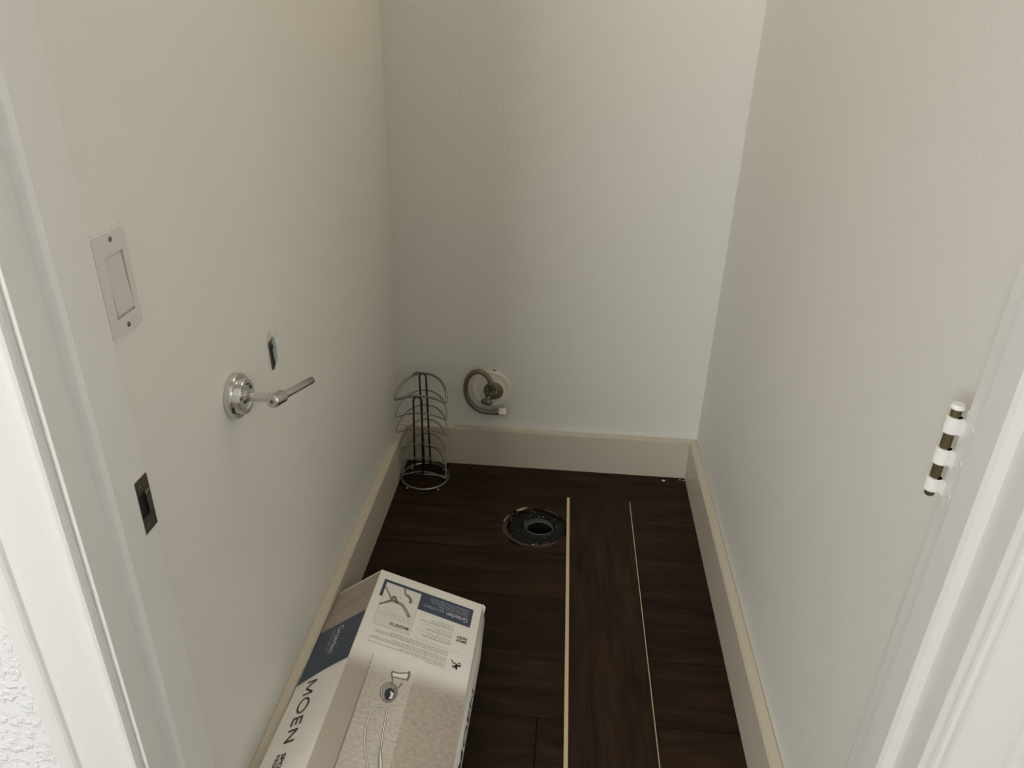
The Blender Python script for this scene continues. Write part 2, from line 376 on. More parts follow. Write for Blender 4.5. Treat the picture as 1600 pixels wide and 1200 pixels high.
splinter('splinter', arc(175, 235, .084, -.001), .012, .003, M_chip)
splinter('splinter', arc(225, 275, .081, -.002), .009, .003, M_chip)
splinter('splinter', arc(268, 320, .083, -.001), .012, .003, M_chip)
splinter('splinter', arc(150, 172, .088, .0012, 6), .0022, .0015, M_chip2)
splinter('splinter', arc(108, 130, .086, .0012, 6), .008, .0025, M_chip2)
splinter('splinter', arc(98, 118, .083, .001, 6), .004, .002, M_chip)
splinter('splinter', arc(40, 75, .084, -.001, 7), .006, .003, M_chip)
for k in range(16):                                       # short torn shards around the rim
    a = random.uniform(95, 330); r0 = random.uniform(.070, .088); da = random.uniform(4, 13)
    splinter('splinter', [(FC[0] + (r0 + random.uniform(-.004, .004)) * math.cos(math.radians(a + da * i / 3)), FC[1] + (r0 + random.uniform(-.004, .004)) * math.sin(math.radians(a + da * i / 3)), random.uniform(-.003, .0005)) for i in range(4)], random.uniform(.002, .006), .002, M_chip if k % 5 else M_chip2)
V, F = [], []
for k in range(26):
    a = random.uniform(0, 2 * PI); r = random.uniform(.046, .08); s = random.choice((.0005, .0007, .0011))
    x, y, z = FC[0] + r * math.cos(a), FC[1] + r * math.sin(a), FT + .0058
    b = len(V); V += [(x - s, y - s, z), (x + s, y - s * .6, z), (x + s * .7, y + s, z), (x - s * .8, y + s, z), (x, y, z + s * 1.2)]
    F += [(b, b + 1, b + 4), (b + 1, b + 2, b + 4), (b + 2, b + 3, b + 4), (b + 3, b, b + 4), (b + 3, b + 2, b + 1, b)]
sp = keep(pyd('plaster_specks', V, F, M_speck), fl); sp['kind'] = 'stuff'

# ------------------------------------------------------------------ loose plank lying along the closet
lp = thing('loose_floor_plank', 'loose dark laminate plank lying lengthwise on the floor with a pale tongue edge', 'floor plank', (0.6155, -0.169, 0.0))
PL, PW, PT = 1.16, 0.1705, 0.008
lp.rotation_euler = (0, 0, -PI / 2 + 0.0095)             # local x runs towards the door
# local +y is the closet's right side
def lpart(o): o.parent = lp; return o
lpart(box('board', (0, PL, -PW / 2, PW / 2, 0.0006, PT), M_wood, bev=.0009, seg=1))
lpart(box('tongue', (0, PL, -PW / 2 - .0085, -PW / 2 - .0001, .0022, .0058), M_core, bev=.0006, seg=1))
lpart(box('groove_lip', (0.004, PL, PW / 2 + .0001, PW / 2 + .0022, .0008, .0064), M_core))

# ------------------------------------------------------------------ light switch on the left wall
sw = thing('light_switch', 'grey-white rocker light switch on the left wall by the door jamb', 'light switch', (0, -1.2395, 1.0025))
SY0, SY1, SZ0, SZ1 = -1.274, -1.209, .946, 1.059
bm = bmesh.new(); bm_box(bm, 0.0, .0055, SY0, SY1, SZ0, SZ1)
bmesh.ops.bevel(bm, geom=[e for e in bm.edges if all(v.co.x > .005 for v in e.verts)], offset=.0025, segments=3, affect='EDGES')
pl = frombm('wall_plate', bm, M_plate)
ry0, ry1, rz0, rz1 = -1.2555, -1.2225, .967, 1.033
ct = box('cut_rocker', (.002, .02, ry0 - .001, ry1 + .001, rz0 - .001, rz1 + .001), None); cut(pl, ct); remove(ct); keep(pl, sw)
rk = pyd('rocker', [(.002, ry0, rz0), (.002, ry1, rz0), (.002, ry1, rz1), (.002, ry0, rz1), (.0066, ry0 + .0022, rz0 + .003), (.0066, ry1 - .0008, rz0 + .003), (.0036, ry1 - .0008, rz1 - .003), (.0036, ry0 + .0022, rz1 - .003), (.0046, ry0 + .0022, 1.0), (.0046, ry1 - .0008, 1.0)],
         [(0, 1, 2, 3), (4, 5, 9, 8), (8, 9, 6, 7), (0, 4, 5, 1), (2, 6, 7, 3), (0, 3, 7, 8, 4), (1, 5, 9, 6, 2)], M_rocker)
bm = bmesh.new(); bm.from_mesh(rk.data); bmesh.ops.recalc_face_normals(bm, faces=bm.faces); bm.to_mesh(rk.data); bm.free(); keep(rk, sw)
for z in (1.0495, .9545):
    keep(lathe('screw', [(0, .0009), (.0022, .0008), (.0030, .0), (.0030, -.002), (0, -.002)], (.0057, -1.2395, z), (1, 0, 0), M_screw, n=16), sw)

# ------------------------------------------------------------------ strike plate on the left jamb
st = thing('strike_plate', 'tarnished metal strike plate on the left door jamb', 'strike plate', (JL, -1.308, .765))
bs = [(JL, JL + .0016, -1.328, -1.2928, .780, .797), (JL, JL + .0016, -1.328, -1.2928, .7285, .749), (JL, JL + .0016, -1.328, -1.317, .749, .780), (JL, JL + .0016, -1.303, -1.2928, .749, .780)]
keep(boxes('plate', bs, M_strike), st)
keep(box('latch_hole', (JL - .0005, JL + .0006, -1.317, -1.303, .749, .780), M_dark), st)
keep(pyd('lip', [(JL + .0016, -1.303, .751), (JL + .0016, -1.303, .778), (JL + .0045, -1.306, .776), (JL + .0045, -1.306, .753), (JL + .0016, -1.2928, .751), (JL + .0016, -1.2928, .778)], [(0, 1, 2, 3), (0, 4, 5, 1), (3, 2, 5, 4), (0, 3, 4), (1, 5, 2)], M_strike), st)
for z in (.7885, .7375): keep(lathe('screw', [(0, .0006), (.002, .0005), (.0028, 0), (.0028, -.001), (0, -.001)], (JL + .0017, -1.31, z), (1, 0, 0), M_screw, n=14), st)

# ------------------------------------------------------------------ hinge left on the right jamb (door taken off)
hg = thing('door_hinge', 'white-painted door hinge half with bare brass pin on the right jamb', 'hinge', (JR, -1.29, .887))
HX, HY = .8685, -1.2862
keep(box('hinge_leaf', (JR - .0016, JR, -1.322, -1.2935, .836, .938), M_trim, bev=.0006, seg=1), hg)
for z1, z0 in ((.927, .909), (.891, .873), (.856, .8405)):
    k = keep(lathe('knuckle', [(.0046, z0), (.0072, z0), (.0078, z0 + .0008), (.0078, z1 - .0008), (.0072, z1), (.0046, z1)], (HX, HY, 0), (0, 0, 1), M_white, n=24), hg)
    keep(pyd('knuckle_web', [(HX + .003, HY + .0075, z0), (JR - .0004, HY - .003, z0), (JR - .0004, -1.300, z0), (JR - .0017, -1.300, z0), (JR - .0022, HY - .006, z0), (HX, HY - .0075, z0)] +
              [(HX + .003, HY + .0075, z1), (JR - .0004, HY - .003, z1), (JR - .0004, -1.300, z1), (JR - .0017, -1.300, z1), (JR - .0022, HY - .006, z1), (HX, HY - .0075, z1)],
              [(5, 4, 3, 2, 1, 0), (6, 7, 8, 9, 10, 11)] + [(i, (i + 1) % 6, 6 + (i + 1) % 6, 6 + i) for i in range(6)], M_white), hg)
keep(lathe('hinge_pin', [(0, .8335), (.004, .8338), (.0050, .8355), (.0050, .9355), (0, .9356)], (HX, HY, 0), (0, 0, 1), M_brass, n=20), hg)
keep(lathe('pin_cap', [(0, .9355), (.0066, .9355), (.0074, .937), (.0062, .9405), (0, .9415)], (HX, HY, 0), (0, 0, 1), M_white, n=22), hg)
for z in (.925, .887, .848): keep(lathe('screw', [(0, .0008), (.0028, .0006), (.0036, 0), (.0036, -.0005), (0, -.0005)], (JR - .0016, -1.311, z), (-1, 0, 0), M_trim, n=14), hg)

# ------------------------------------------------------------------ toilet roll holder on the left wall
th_ = thing('toilet_roll_holder', 'chrome toilet roll holder with a single pivoting arm on the left wall', 'roll holder', (0, -1.018, .748))
o0 = (0, -1.0205, .7505)
keep(lathe('wall_rosette', [(0, 0), (.0335, 0), (.0345, .001), (.0345, .0095), (.0335, .011), (.0275, .0112), (.0268, .0125), (.0268, .0195), (.0258, .021), (.020, .0212), (.0175, .019), (0, .0185)], o0, (1, 0, 0), M_chrome2, n=48), th_)
keep(lathe('post', [(.0115, .0187), (.0095, .0195), (.0066, .022), (.0064, .060), (0, .060)], o0, (1, 0, 0), M_chrome, n=28), th_)
j0 = Vector((.0655, -1.0225, .7495)); tip = Vector((.0815, -.914, .7285)); ax = (tip - j0).normalized(); LN = (tip - j0).length
keep(lathe('pivot_joint', [(0, -.013), (.0085, -.013), (.0100, -.0115), (.0100, .016), (.0085, .019), (.0062, .0205)], j0, ax, M_chrome, n=28), th_)
keep(lathe('arm', [(.0060, .0195), (.0060, LN - .0015), (.0050, LN), (0, LN)], j0, ax, M_chrome, n=24), th_)
keep(lathe('end_screw', [(0, -.0136), (.003, -.0136), (.0032, -.013)], j0, ax, M_screw, n=14), th_)

# ------------------------------------------------------------------ torn hole with old bracket above it
wb = thing('wall_bracket', 'small old metal bracket in a torn patch above the roll holder', 'bracket', (0, -.865, .75))
def yz_poly(name, pts, x0, x1, mat):
    n = len(pts); v = [(x0, y, z) for y, z in pts] + [(x1, y, z) for y, z in pts]
    f = [tuple(range(n)), tuple(range(2 * n - 1, n - 1, -1))] + [(i, n + i, n + (i + 1) % n, (i + 1) % n) for i in range(n)]
    bm = bmesh.new(); me = bpy.data.meshes.new(name); me.from_pydata(v, [], f); bm.from_mesh(me); bpy.data.meshes.remove(me)
    return keep(frombm(name, bm, mat), wb)
yz_poly('gypsum_patch', [(-.868, .774), (-.859, .776), (-.850, .768), (-.846, .750), (-.848, .734), (-.856, .724), (-.866, .724)], -.0005, .0012, M_drywall)
yz_poly('torn_edge', [(-.880, .779), (-.870, .790), (-.860, .786), (-.864, .776), (-.876, .772)], -.0005, .0010, M_torn)
yz_poly('bracket_plate', [(-.877, .772), (-.868, .772), (-.8655, .726), (-.8735, .722)], -.0005, .0035, M_valve)
yz_poly('slot', [(-.8765, .768), (-.8725, .768), (-.8705, .729), (-.8738, .726)], .0030, .0040, M_dark)
yz_poly('slot', [(-.8690, .7665), (-.8670, .7665), (-.8662, .7585), (-.8685, .7585)], .0030, .0040, M_dark)
yz_poly('slot', [(-.8685, .739), (-.8665, .739), (-.866, .732), (-.8682, .732)], .0030, .0040, M_dark)
keep(tube('bent_tab', [(.002, -.8685, .772), (.007, -.865, .778), (.010, -.861, .783)], [.0016, .0013, .0007], M_chrome, n=6), wb)

# ------------------------------------------------------------------ water supply valve and hose on the back wall
vv = thing('water_supply_valve', 'angle stop valve with round escutcheon and curled braided hose on the back wall', 'supply valve', (.282, 0, .257))
vo = (.281, 0, .258)
keep(lathe('escutcheon', [(0, .0), (.0575, .0), (.0590, .003), (.0575, .0062), (.053, .0078), (.047, .0066), (.042, .0066), (.037, .0085), (.031, .0095), (.0, .0095)], vo, (0, -1, 0), M_escut, n=56), vv)
keep(lathe('stained_flange', [(0, .008), (.0285, .008), (.0292, .0095), (.026, .013), (.017, .016), (.013, .017)], (.2875, 0, .2545), (0, -1, 0), M_stain, n=40), vv)
keep(lathe('valve_stem', [(.0125, .012), (.0105, .02), (.0105, .030), (.0135, .031), (.0135, .042), (.0115, .043), (.0115, .062), (.009, .064), (0, .064)], (.2835, 0, .262), (-.04, -1, -.0), M_valve, n=24), vv)
keep(lathe('outlet', [(.0075, 0), (.0075, .016), (.0095, .0165), (.0095, .027), (.0075, .028), (0, .028)], (.282, -.040, .264), (0, 0, 1), M_valve, n=6 * 4), vv)
ko = Vector((.279, -.066, .262)); kd = Vector((-.25, -.72, -.62)).normalized()
kn = lathe('handle', [(0, -.002), (.006, -.002), (.0075, .006), (.0145, .010), (.0155, .013), (.0155, .019), (.0135, .022), (.006, .0225), (0, .0225)], (0, 0, 0), (0, 0, 1), M_valve, n=28)
kn.matrix_world = Matrix.Translation(ko) @ kd.to_track_quat('Z', 'Y').to_matrix().to_4x4() @ Matrix.Diagonal((1.12, .62, 1, 1))
kn.parent = vv; kn.matrix_parent_inverse = Matrix.Translation(-Vector(vv.location))
keep(lathe('handle_screw', [(.0042, 0), (.0042, .0015), (.003, .0024), (0, .0026)], ko + kd * .0222, kd, M_chrome2, n=14), vv)
hp = [(.282, -.040, .290), (.2805, -.0395, .300), (.2755, -.039, .3115), (.2640, -.037, .3235), (.2475, -.034, .3285), (.2285, -.031, .322), (.213, -.029, .3020), (.2065, -.028, .2740), (.2085, -.028, .2460), (.219, -.028, .2210), (.2395, -.029, .2005), (.262, -.030, .1925), (.288, -.030, .1925), (.300, -.030, .1945)]
keep(tube('braided_hose', smooth_pts(hp, it=2), .0074, M_hose, n=16), vv)
hd = Vector((1, 0, .06)).normalized()
keep(lathe('crimp_sleeve', [(.0076, -.006), (.0086, -.005), (.0086, .006), (.0076, .007), (0, .007)], (.300, -.030, .1945), hd, M_stain, n=24), vv)
keep(lathe('hose_nut', [(0, 0), (.0105, 0), (.0125, .002), (.0125, .010), (.0135, .011), (.0135, .021), (.0115, .023), (.007, .023), (.007, .012), (0, .012)], (.307, -.030, .195), hd, M_nut, n=8), vv)
keep(lathe('plaster_chip', [(0, 0), (.004, .0), (.003, .004), (0, .005)], (.288, 0.0, .3165), (0, -1, 0), M_screw, n=7), vv)

# ------------------------------------------------------------------ wire toilet paper stand in the corner
rk_ = thing('wire_paper_stand', 'chrome wire spare toilet paper stand in the back left corner', 'paper stand', (.0985, -.122, 0))
bc = (.0985, -.122); RB = .0695
def rp(o): return keep(o, rk_)
rp(tube('base_ring', [(bc[0] + RB * math.cos(2 * PI * k / 56), bc[1] + RB * math.sin(2 * PI * k / 56), .0135) for k in range(56)], .0037, M_wire, n=10, closed=True))
for a in (232, 312, 137, 48):
    q = math.radians(a)
    rp(lathe('foot', [(0, 0), (.0035, .0006), (.0055, .0035), (.0055, .006), (.0038, .0092), (0, .0102)], (bc[0] + (RB + .001) * math.cos(q), bc[1] + (RB + .001) * math.sin(q), 0.0), (0, 0, 1), M_chrome2, n=16))
rp(tube('crossbar', [(bc[0] - RB, bc[1] + .003, .0155), (bc[0], bc[1] + .003, .0175), (bc[0] + RB, bc[1] + .003, .0155)], .0027, M_wire))
def upost(x0, x1, y, zb, zt, lean):
    r = (x1 - x0) / 2; pts = [(x0 - lean, y, zb), (x0, y, zt - r)]
    pts += [((x0 + x1) / 2 - r * math.cos(PI * k / 8), y, zt - r + r * math.sin(PI * k / 8)) for k in range(1, 8)]
    return pts + [(x1, y, zt - r), (x1 - lean, y, zb)]
rp(tube('front_post', upost(.0705, .0945, bc[1] + .003, .0155, .2775, .004), .0028, M_wire_dark))
rp(tube('rear_post', upost(.0770, .0960, -.0565, .0135, .321, -.006), .0028, M_wire_dark))
zc = [.281, .225, .174, .122, .0745, .026]; za = [.3195, .2655, .2165, .1685, .1195, .0725]
for i in range(6):
    cx = .0925 + (.003 if i > 2 else 0); hw = .0735 if i < 3 else (.068 if i < 5 else .0655)
    yc = -.119; zk = zc[i] - .0115; P = []
    for k in range(0, 13):                               # the chord at the front, bowed up in the middle
        u = -1 + 2 * k / 12; P.append((cx + u * hw, yc - .012 * u * u, zk + .0115 * (1 - u * u)))
    for k in range(1, 18):                               # the arch at the back
        a = PI * k / 18; P.append((cx + hw * math.cos(a) * (1 + .04 * math.sin(a)), yc - .012 * abs(math.cos(a)) ** 3 + .0675 * math.sin(a), zk + (za[i] - zk) * math.sin(a) ** .9))
    rp(tube('wire_loop', smooth_pts(P, True, 2), (.0035 if i == 0 else .0020), M_wire, n=8, closed=True))
rp(tube('wire_hook', smooth_pts([(.060, -.0665, .3225), (.066, -.060, .3255), (.078, -.056, .3245), (.0865, -.0555, .3215)], it=2), [.0034] * 13, M_wire_dark, n=8) if False else tube('wire_hook', smooth_pts([(.060, -.0665, .3215), (.066, -.060, .3245), (.078, -.056, .3240), (.0865, -.0560, .3215)], it=2), .0022, M_wire_dark, n=8))

# ------------------------------------------------------------------ faucet carton leaning against the left baseboard
Af, Bf, An, Bn = Vector((.1194, -.72, .1721)), Vector((.3399, -.72, .0936)), Vector((.1127, -1.25, .185)), Vector((.3327, -1.25, .1067))
Df, Dn = Vector((.025, -.735, .110)), Vector((.025, -1.265, .152))
Cf, Cn = Vector((.255, -.735, .0015)), Vector((.250, -1.265, .0015))
cb = thing('faucet_carton', 'white and slate-blue cardboard faucet box leaning on the left baseboard', 'box', (.18, -.98, 0))
def fl_main(s, t): return Af.lerp(Bf, s).lerp(An.lerp(Bn, s), t)
def fl_side(s, t): return Df.lerp(Af, s).lerp(Dn.lerp(An, s), t)
def fl_right(s, t):
    B = Bf.lerp(Bn, t); Cc = Cf.lerp(Cn, t); g = min(1, .35 + t * 3.0)
    P = [B + (B - Cc) * .2, B, B + Vector((.0105 * g, 0, -.030)), B + Vector((-.006 + .006 * g, 0, -.062)), Cc, Cc + (Cc - B) * .2]
    u = min(s, .9999) * 3; i = int(u); u -= i; p0, p1, p2, p3 = P[i], P[i + 1], P[i + 2], P[i + 3]
    return .5 * ((2 * p1) + (p2 - p0) * u + (2 * p0 - 5 * p1 + 4 * p2 - p3) * u * u + (3 * p1 - p0 - 3 * p2 + p3) * u ** 3)
def nrm_of(f, s, t):
    e = 1e-3; a = f(s + e, t) - f(s - e, t) if s > e else f(s + e, t) - f(s, t); b = f(s, min(t + e, 1)) - f(s, t - e)
    return a.cross(b).normalized()
def out(f, s, t):
    n = nrm_of(f, s, t)
    ref = {fl_main: Vector((.3, 0, 1)), fl_side: Vector((-.7, 0, .7)), fl_right: Vector((1, 0, -.1))}[f]
    return n if n.dot(ref) > 0 else -n
def on(f, s, t, h): return f(s, t) + out(f, s, t) * h
NT = 14; V, F = [], []; sec = []
for q in range(NT + 1):
    t = q / NT; row = [fl_side(.0, t), fl_side(1, t)] + [fl_right(k / 9, t) for k in range(10)]
    sec.append(len(row)); V += row
m = sec[0]
for q in range(NT):
    for k in range(m): F.append((q * m + k, q * m + (k + 1) % m, (q + 1) * m + (k + 1) % m, (q + 1) * m + k))
F += [tuple(range(m)), tuple(NT * m + k for k in range(m - 1, -1, -1))]
bm = bmesh.new(); me = bpy.data.meshes.new('t'); me.from_pydata([tuple(v) for v in V], [], F); bm.from_mesh(me); bpy.data.meshes.remove(me)
body = keep(frombm('carton_body', bm, M_card), cb)
pv = [Bf + Vector((.0005, .0, .0005)), Bf + Vector((.0065, -.004, -.004)), Bf + Vector((.0045, -.012, -.016)), Bf + Vector((.0005, -.010, -.008))]
flp = keep(pyd('torn_flap', pv + [p + Vector((.0008, .0006, .0006)) for p in pv], [(0, 1, 2, 3), (7, 6, 5, 4), (0, 4, 5, 1), (1, 5, 6, 2), (2, 6, 7, 3), (3, 7, 4, 0)], M_card), cb)
def sub(o): o.parent = body; o.matrix_parent_inverse = Matrix.Identity(4); return o
# printed pieces are children of the body (flat print lying on its faces); body has identity transform in the world apart from the root offset
def uvpoly(name, f, pts, h, mat, par=None, div=1):
    """flat print: polygon in (s,t) of a face"""
    v = [on(f, s, t, h) for s, t in pts]; return pr(pyd(name, v, [tuple(range(len(v)))], mat))
def pr(o):
    o.parent = body; o.matrix_parent_inverse = (Matrix.Translation(Vector(cb.location)) @ body.matrix_parent_inverse).inverted()
    return o
def grid(name, f, s0, s1, t0, t1, h, mat, ns=8, nt=12):
    V, F, U = [], [], []
    for j in range(nt + 1):
        for i in range(ns + 1):
            s = s0 + (s1 - s0) * i / ns; t = t0 + (t1 - t0) * j / nt; V.append(on(f, s, t, h)); U.append((s, t))
    for j in range(nt):
        for i in range(ns):
            a = j * (ns + 1) + i; F.append((a, a + 1, a + ns + 2, a + ns + 1))
    o = pyd(name, V, F, mat); uvl = o.data.uv_layers.new(name='UVMap')
    for lp_ in o.data.loops: uvl.data[lp_.index].uv = U[lp_.vertex_index]
    return pr(o)
WS = {fl_main: (.234, .53), fl_side: (.113, .53), fl_right: (.13, .53)}
def ribbons(name, f, lst, h, mat):
    """lst of (uv points, width in metres or list)"""
    V, F = [], []; a, b = WS[f]
    for pts, wd in lst:
        m = len(pts); base = len(V)
        for i, p in enumerate(pts):
            p0, p1 = pts[max(i - 1, 0)], pts[min(i + 1, m - 1)]
            dx, dy = (p1[0] - p0[0]) * a, (p1[1] - p0[1]) * b; L = math.hypot(dx, dy) or 1
            wdi = (wd[i] if isinstance(wd, (list, tuple)) else wd) / 2
            nx, ny = -dy / L * wdi / a, dx / L * wdi / b
            V += [on(f, p[0] + nx, p[1] + ny, h), on(f, p[0] - nx, p[1] - ny, h)]
        for i in range(m - 1): F.append((base + 2 * i, base + 2 * i + 1, base + 2 * i + 3, base + 2 * i + 2))
    return pr(pyd(name, V, F, mat))
def chaik(p, it=2):
    return [(v.x, v.y) for v in smooth_pts([(a, b, 0) for a, b in p], it=it)]
def text(name, body_txt, f, s0, t0, s1, t1, h, mat, bold=0.0, along='s'):
    """lettering stretched so that it fills (s0,t0) at its lower left to (s1,t1) at its upper right; along = the axis the line runs on"""
    cu = bpy.data.curves.new(name, 'FONT'); cu.body = body_txt; cu.size = 1; cu.offset = bold; cu.resolution_u = 3
    o = bpy.data.objects.new(name, cu); C.objects.link(o); bpy.context.view_layer.update()
    me = bpy.data.meshes.new_from_object(o.evaluated_get(bpy.context.evaluated_depsgraph_get())); bpy.data.objects.remove(o); bpy.data.curves.remove(cu)
    xs = [v.co.x for v in me.vertices]; ys = [v.co.y for v in me.vertices]; x0, x1, y0, y1 = min(xs), max(xs), min(ys), max(ys)
    for v in me.vertices:
        a = (v.co.x - x0) / (x1 - x0); b = (v.co.y - y0) / (y1 - y0)
        if along == 's': s = s0 + (s1 - s0) * a; t = t0 + (t1 - t0) * b
        else: t = t0 + (t1 - t0) * a; s = s0 + (s1 - s0) * b
        v.co = on(f, s, t, h)
    me.name = name; o = link(name, me, mat); return pr(o)
def word_line(s0, s1, t, h_=.0011):
    r = []; s = s0; d = 1 if s1 > s0 else -1
    while (s1 - s) * d > .02:
        L = random.uniform(.012, .045); e = s + d * min(L, abs(s1 - s)); r.append(([(s, t), (e, t)], h_)); s = e + d * .006
    return r
bpy.context.view_layer.update()
h1, h2, h3, h4 = .0003, .0005, .0007, .0009
# --- main panel
grid('printed_photo', fl_main, 0.0, 1.0, .40, 1.0, h1, M_photo, 10, 16)
bb = uvpoly('blue_banner', fl_main, [(.056, .044), (.927, .047), (.924, .149), (.42, .144), (.42, .060), (.083, .058), (.083, .141), (.057, .141)], h1, M_blue)
uvpoly('inset_border', fl_main, [(.083, .058), (.4205, .060), (.4205, .289), (.086, .289)], h1 + .0001, M_lgrey)
uvpoly('inset_panel', fl_main, [(.0865, .0595), (.417, .0615), (.417, .287), (.0895, .287)], h2, M_tag)
text('lettering', 'Graeden', fl_main, .890, .1065, .684, .1305, h2, M_wlet, .004)
text('lettering', '82137SRN', fl_main, .658, .1055, .466, .1195, h2, M_bluet)
ribbons('fine_print', fl_main, sum([word_line(.885, e, t, .0016) for t, e in ((.064, .50), (.0745, .49), (.085, .53), (.0955, .60))], []), h2, M_bluet)
text('lettering', 'MAGNETIX', fl_main, .397, .2545, .221, .2715, h3, M_ink, .022)
ribbons('fine_print', fl_main, sum([word_line(.405, e, t, .0012) for t, e in ((.212, .14), (.2205, .105), (.229, .10), (.2375, .20))], []), h3, M_lgrey)
ribbons('inset_drawing', fl_main, [([(.088, .086), (.12, .107), (.172, .140)], .0042), (chaik([(.172, .142), (.178, .128), (.198, .122), (.208, .134), (.235, .152)]), .0060), ([(.084, .187), (.13, .168), (.175, .148), (.235, .147)], [.004, .0045, .008, .006]),
        (chaik([(.225, .148), (.28, .150), (.335, .178), (.372, .203)]), .0075), (chaik([(.262, .060), (.275, .092), (.30, .098)]), .0042), (chaik([(.290, .092), (.325, .100), (.352, .124), (.33, .126)]), .0065),
        ([(.232, .118), (.252, .117)], .001), ([(.238, .125), (.256, .122)], .001)], h3, M_mgrey)
for rb in (([(.090, .084), (.172, .136)], .0014), (chaik([(.24, .149), (.29, .156), (.36, .193)]), .0022), (chaik([(.268, .060), (.279, .088), (.30, .094)]), .0012)):
    ribbons('inset_highlight', fl_main, [rb], h4, M_lgrey)
ribbons('fine_print', fl_main, sum([word_line(.782, e, t, .0017) for t, e in ((.193, .465), (.231, .54), (.268, .515))], []), h2, M_grey)
ribbons('fine_print', fl_main, sum([word_line(.782, e, t, .0011) for t, e in ((.171, .63), (.178, .55), (.1855, .56), (.208, .50), (.2155, .62), (.2225, .56), (.247, .48), (.2545, .56), (.261, .50))], []), h2, M_lgrey)
text('lettering', 'SPOT', fl_main, .920, .2235, .822, .2385, h2, M_ink, .035)
text('lettering', 'RESIST', fl_main, .920, .2085, .822, .2205, h2, M_ink, .022)
ribbons('rule_line', fl_main, [([(.919, .295), (.476, .289)], .0006)], h2, M_lgrey)
ribbons('fine_print', fl_main, sum([word_line(.778, e, t, .0013) for t, e in ((.306, .24), (.314, .12), (.322, .115), (.338, .30), (.346, .10), (.354, .095), (.366, .36), (.374, .09), (.382, .60))], []), h2, M_grey)
bird = ribbons('bird_emblem', fl_main, [(chaik([(.826, .336), (.845, .349), (.862, .344), (.875, .353)]), [.001] + [.0024] * 11 + [.003] if False else .0026), (chaik([(.855, .362), (.87, .356), (.89, .352), (.913, .351)]), .0044),
        ([(.872, .346), (.876, .362), (.880, .374)], [.0035, .005, .0025]), (chaik([(.842, .358), (.848, .368), (.862, .366)]), .0026), (chaik([(.885, .342), (.90, .337), (.906, .344)]), .0024), ([(.818, .334), (.824, .336)], .0014)], h2, M_red)
ribbons('tile_joint', fl_main, [([(.181, .425), (.181, .5), (.182, 1.0)], [.0006, .0018, .0026])], h2, M_mgrey)
# shower handle, trim ring and hose in the printed picture
def ell(cx, cy, rs, rt, a0=0, a1=360, n=40): return [(cx + rs * math.cos(math.radians(a0 + (a1 - a0) * k / n)), cy + rt * math.sin(math.radians(a0 + (a1 - a0) * k / n))) for k in range(n + 1)]
ribbons('picture_trim_ring', fl_main, [(ell(.392, .563, .064, .041), .0032), (ell(.392, .563, .052, .033), .0016)], h2, M_mgrey)
uvpoly('picture_trim_plate', fl_main, ell(.392, .563, .058, .037)[:-1], h2 - .0001, M_grey)
uvpoly('picture_trim_core', fl_main, ell(.402, .570, .040, .026)[:-1], h3, M_ink)
uvpoly('picture_trim_glint', fl_main, [(.40, .556), (.435, .562), (.43, .585), (.405, .590), (.412, .572)], h4, M_tag)
ribbons('picture_trim_glint', fl_main, [(ell(.392, .563, .058, .037, 120, 250, 16), .0016)], h4, M_lgrey)
ribbons('picture_lever', fl_main, [(chaik([(.398, .532), (.392, .505), (.372, .492), (.370, .474)]), .0032), (chaik([(.370, .474), (.42, .474), (.505, .457)]), .0028), (chaik([(.376, .496), (.43, .494), (.505, .488)]), .0028), ([(.503, .450), (.512, .470), (.503, .492)], .0046), (chaik([(.42, .548), (.46, .530), (.472, .508)]), .0028)], h4, M_mgrey)
uvpoly('picture_lever_face', fl_main, [(.376, .478), (.42, .477), (.498, .461), (.50, .485), (.43, .491), (.380, .493)], h3, M_tag)
hz = chaik([(.463, .790), (.439, .732), (.430, .684), (.424, .644), (.400, .625), (.358, .622), (.317, .639), (.300, .680), (.303, .724), (.327, .774), (.363, .815), (.412, .860), (.47, .93), (.52, 1.0)])
ribbons('picture_hose', fl_main, [(hz, .0040)], h2, M_mgrey)
ribbons('picture_hose', fl_main, [(hz, .0016)], h3, M_tag)
ribbons('picture_hand_shower', fl_main, [([(.450, .775), (.470, .81), (.495, .85), (.55, .94), (.58, .99)], [.005, .0085, .0095, .0095, .009])], h3, M_grey)
ribbons('picture_hand_shower', fl_main, [([(.455, .785), (.476, .815), (.50, .85), (.553, .94)], [.001, .0025, .003, .003])], h4, M_tag)
# --- side panel
grid('printed_photo', fl_side, 0.0, .985, .01, .243, h1, M_taupe, 4, 6)
V, F = [], []                                            # the banner, its near edge a shallow swoosh
for j in range(11):
    for i in range(9):
        s_ = .985 * i / 8; ta = .245 - .013 * s_; tb = .519 - .010 * math.sin(PI * s_) - .045 * s_
        V.append(on(fl_side, s_, ta + (tb - ta) * j / 10, h2))
for j in range(10):
    for i in range(8): F.append((j * 9 + i, j * 9 + i + 1, j * 9 + i + 10, j * 9 + i + 9))
pr(pyd('blue_banner', V, F, M_blue))
text('lettering', 'Graeden', fl_side, .43, .262, .565, .402, h3, M_wlet, 0.0, along='t')
ribbons('fine_print', fl_side, [([(.355, t), (.36, t + l)], .0022) for t, l in ((.268, .030), (.303, .018), (.326, .034), (.364, .022))], h3, M_bluet)
def letter(t0, t1, strokes):                              # strokes in the letter's own unit square (x along, y up)
    f_ = lambda x, y: (.250 + .195 * y + (t0 + (t1 - t0) * x - .53) * .20, t0 + (t1 - t0) * x)
    ribbons('lettering', fl_side, [([f_(*p) for p in st_], .0041) for st_ in strokes], h2, M_ink)
letter(.524, .582, [[(0, 0), (.02, 1)], [(.02, .98), (.5, .1)], [(.5, .1), (.98, .98)], [(.98, 1), (1, 0)]])
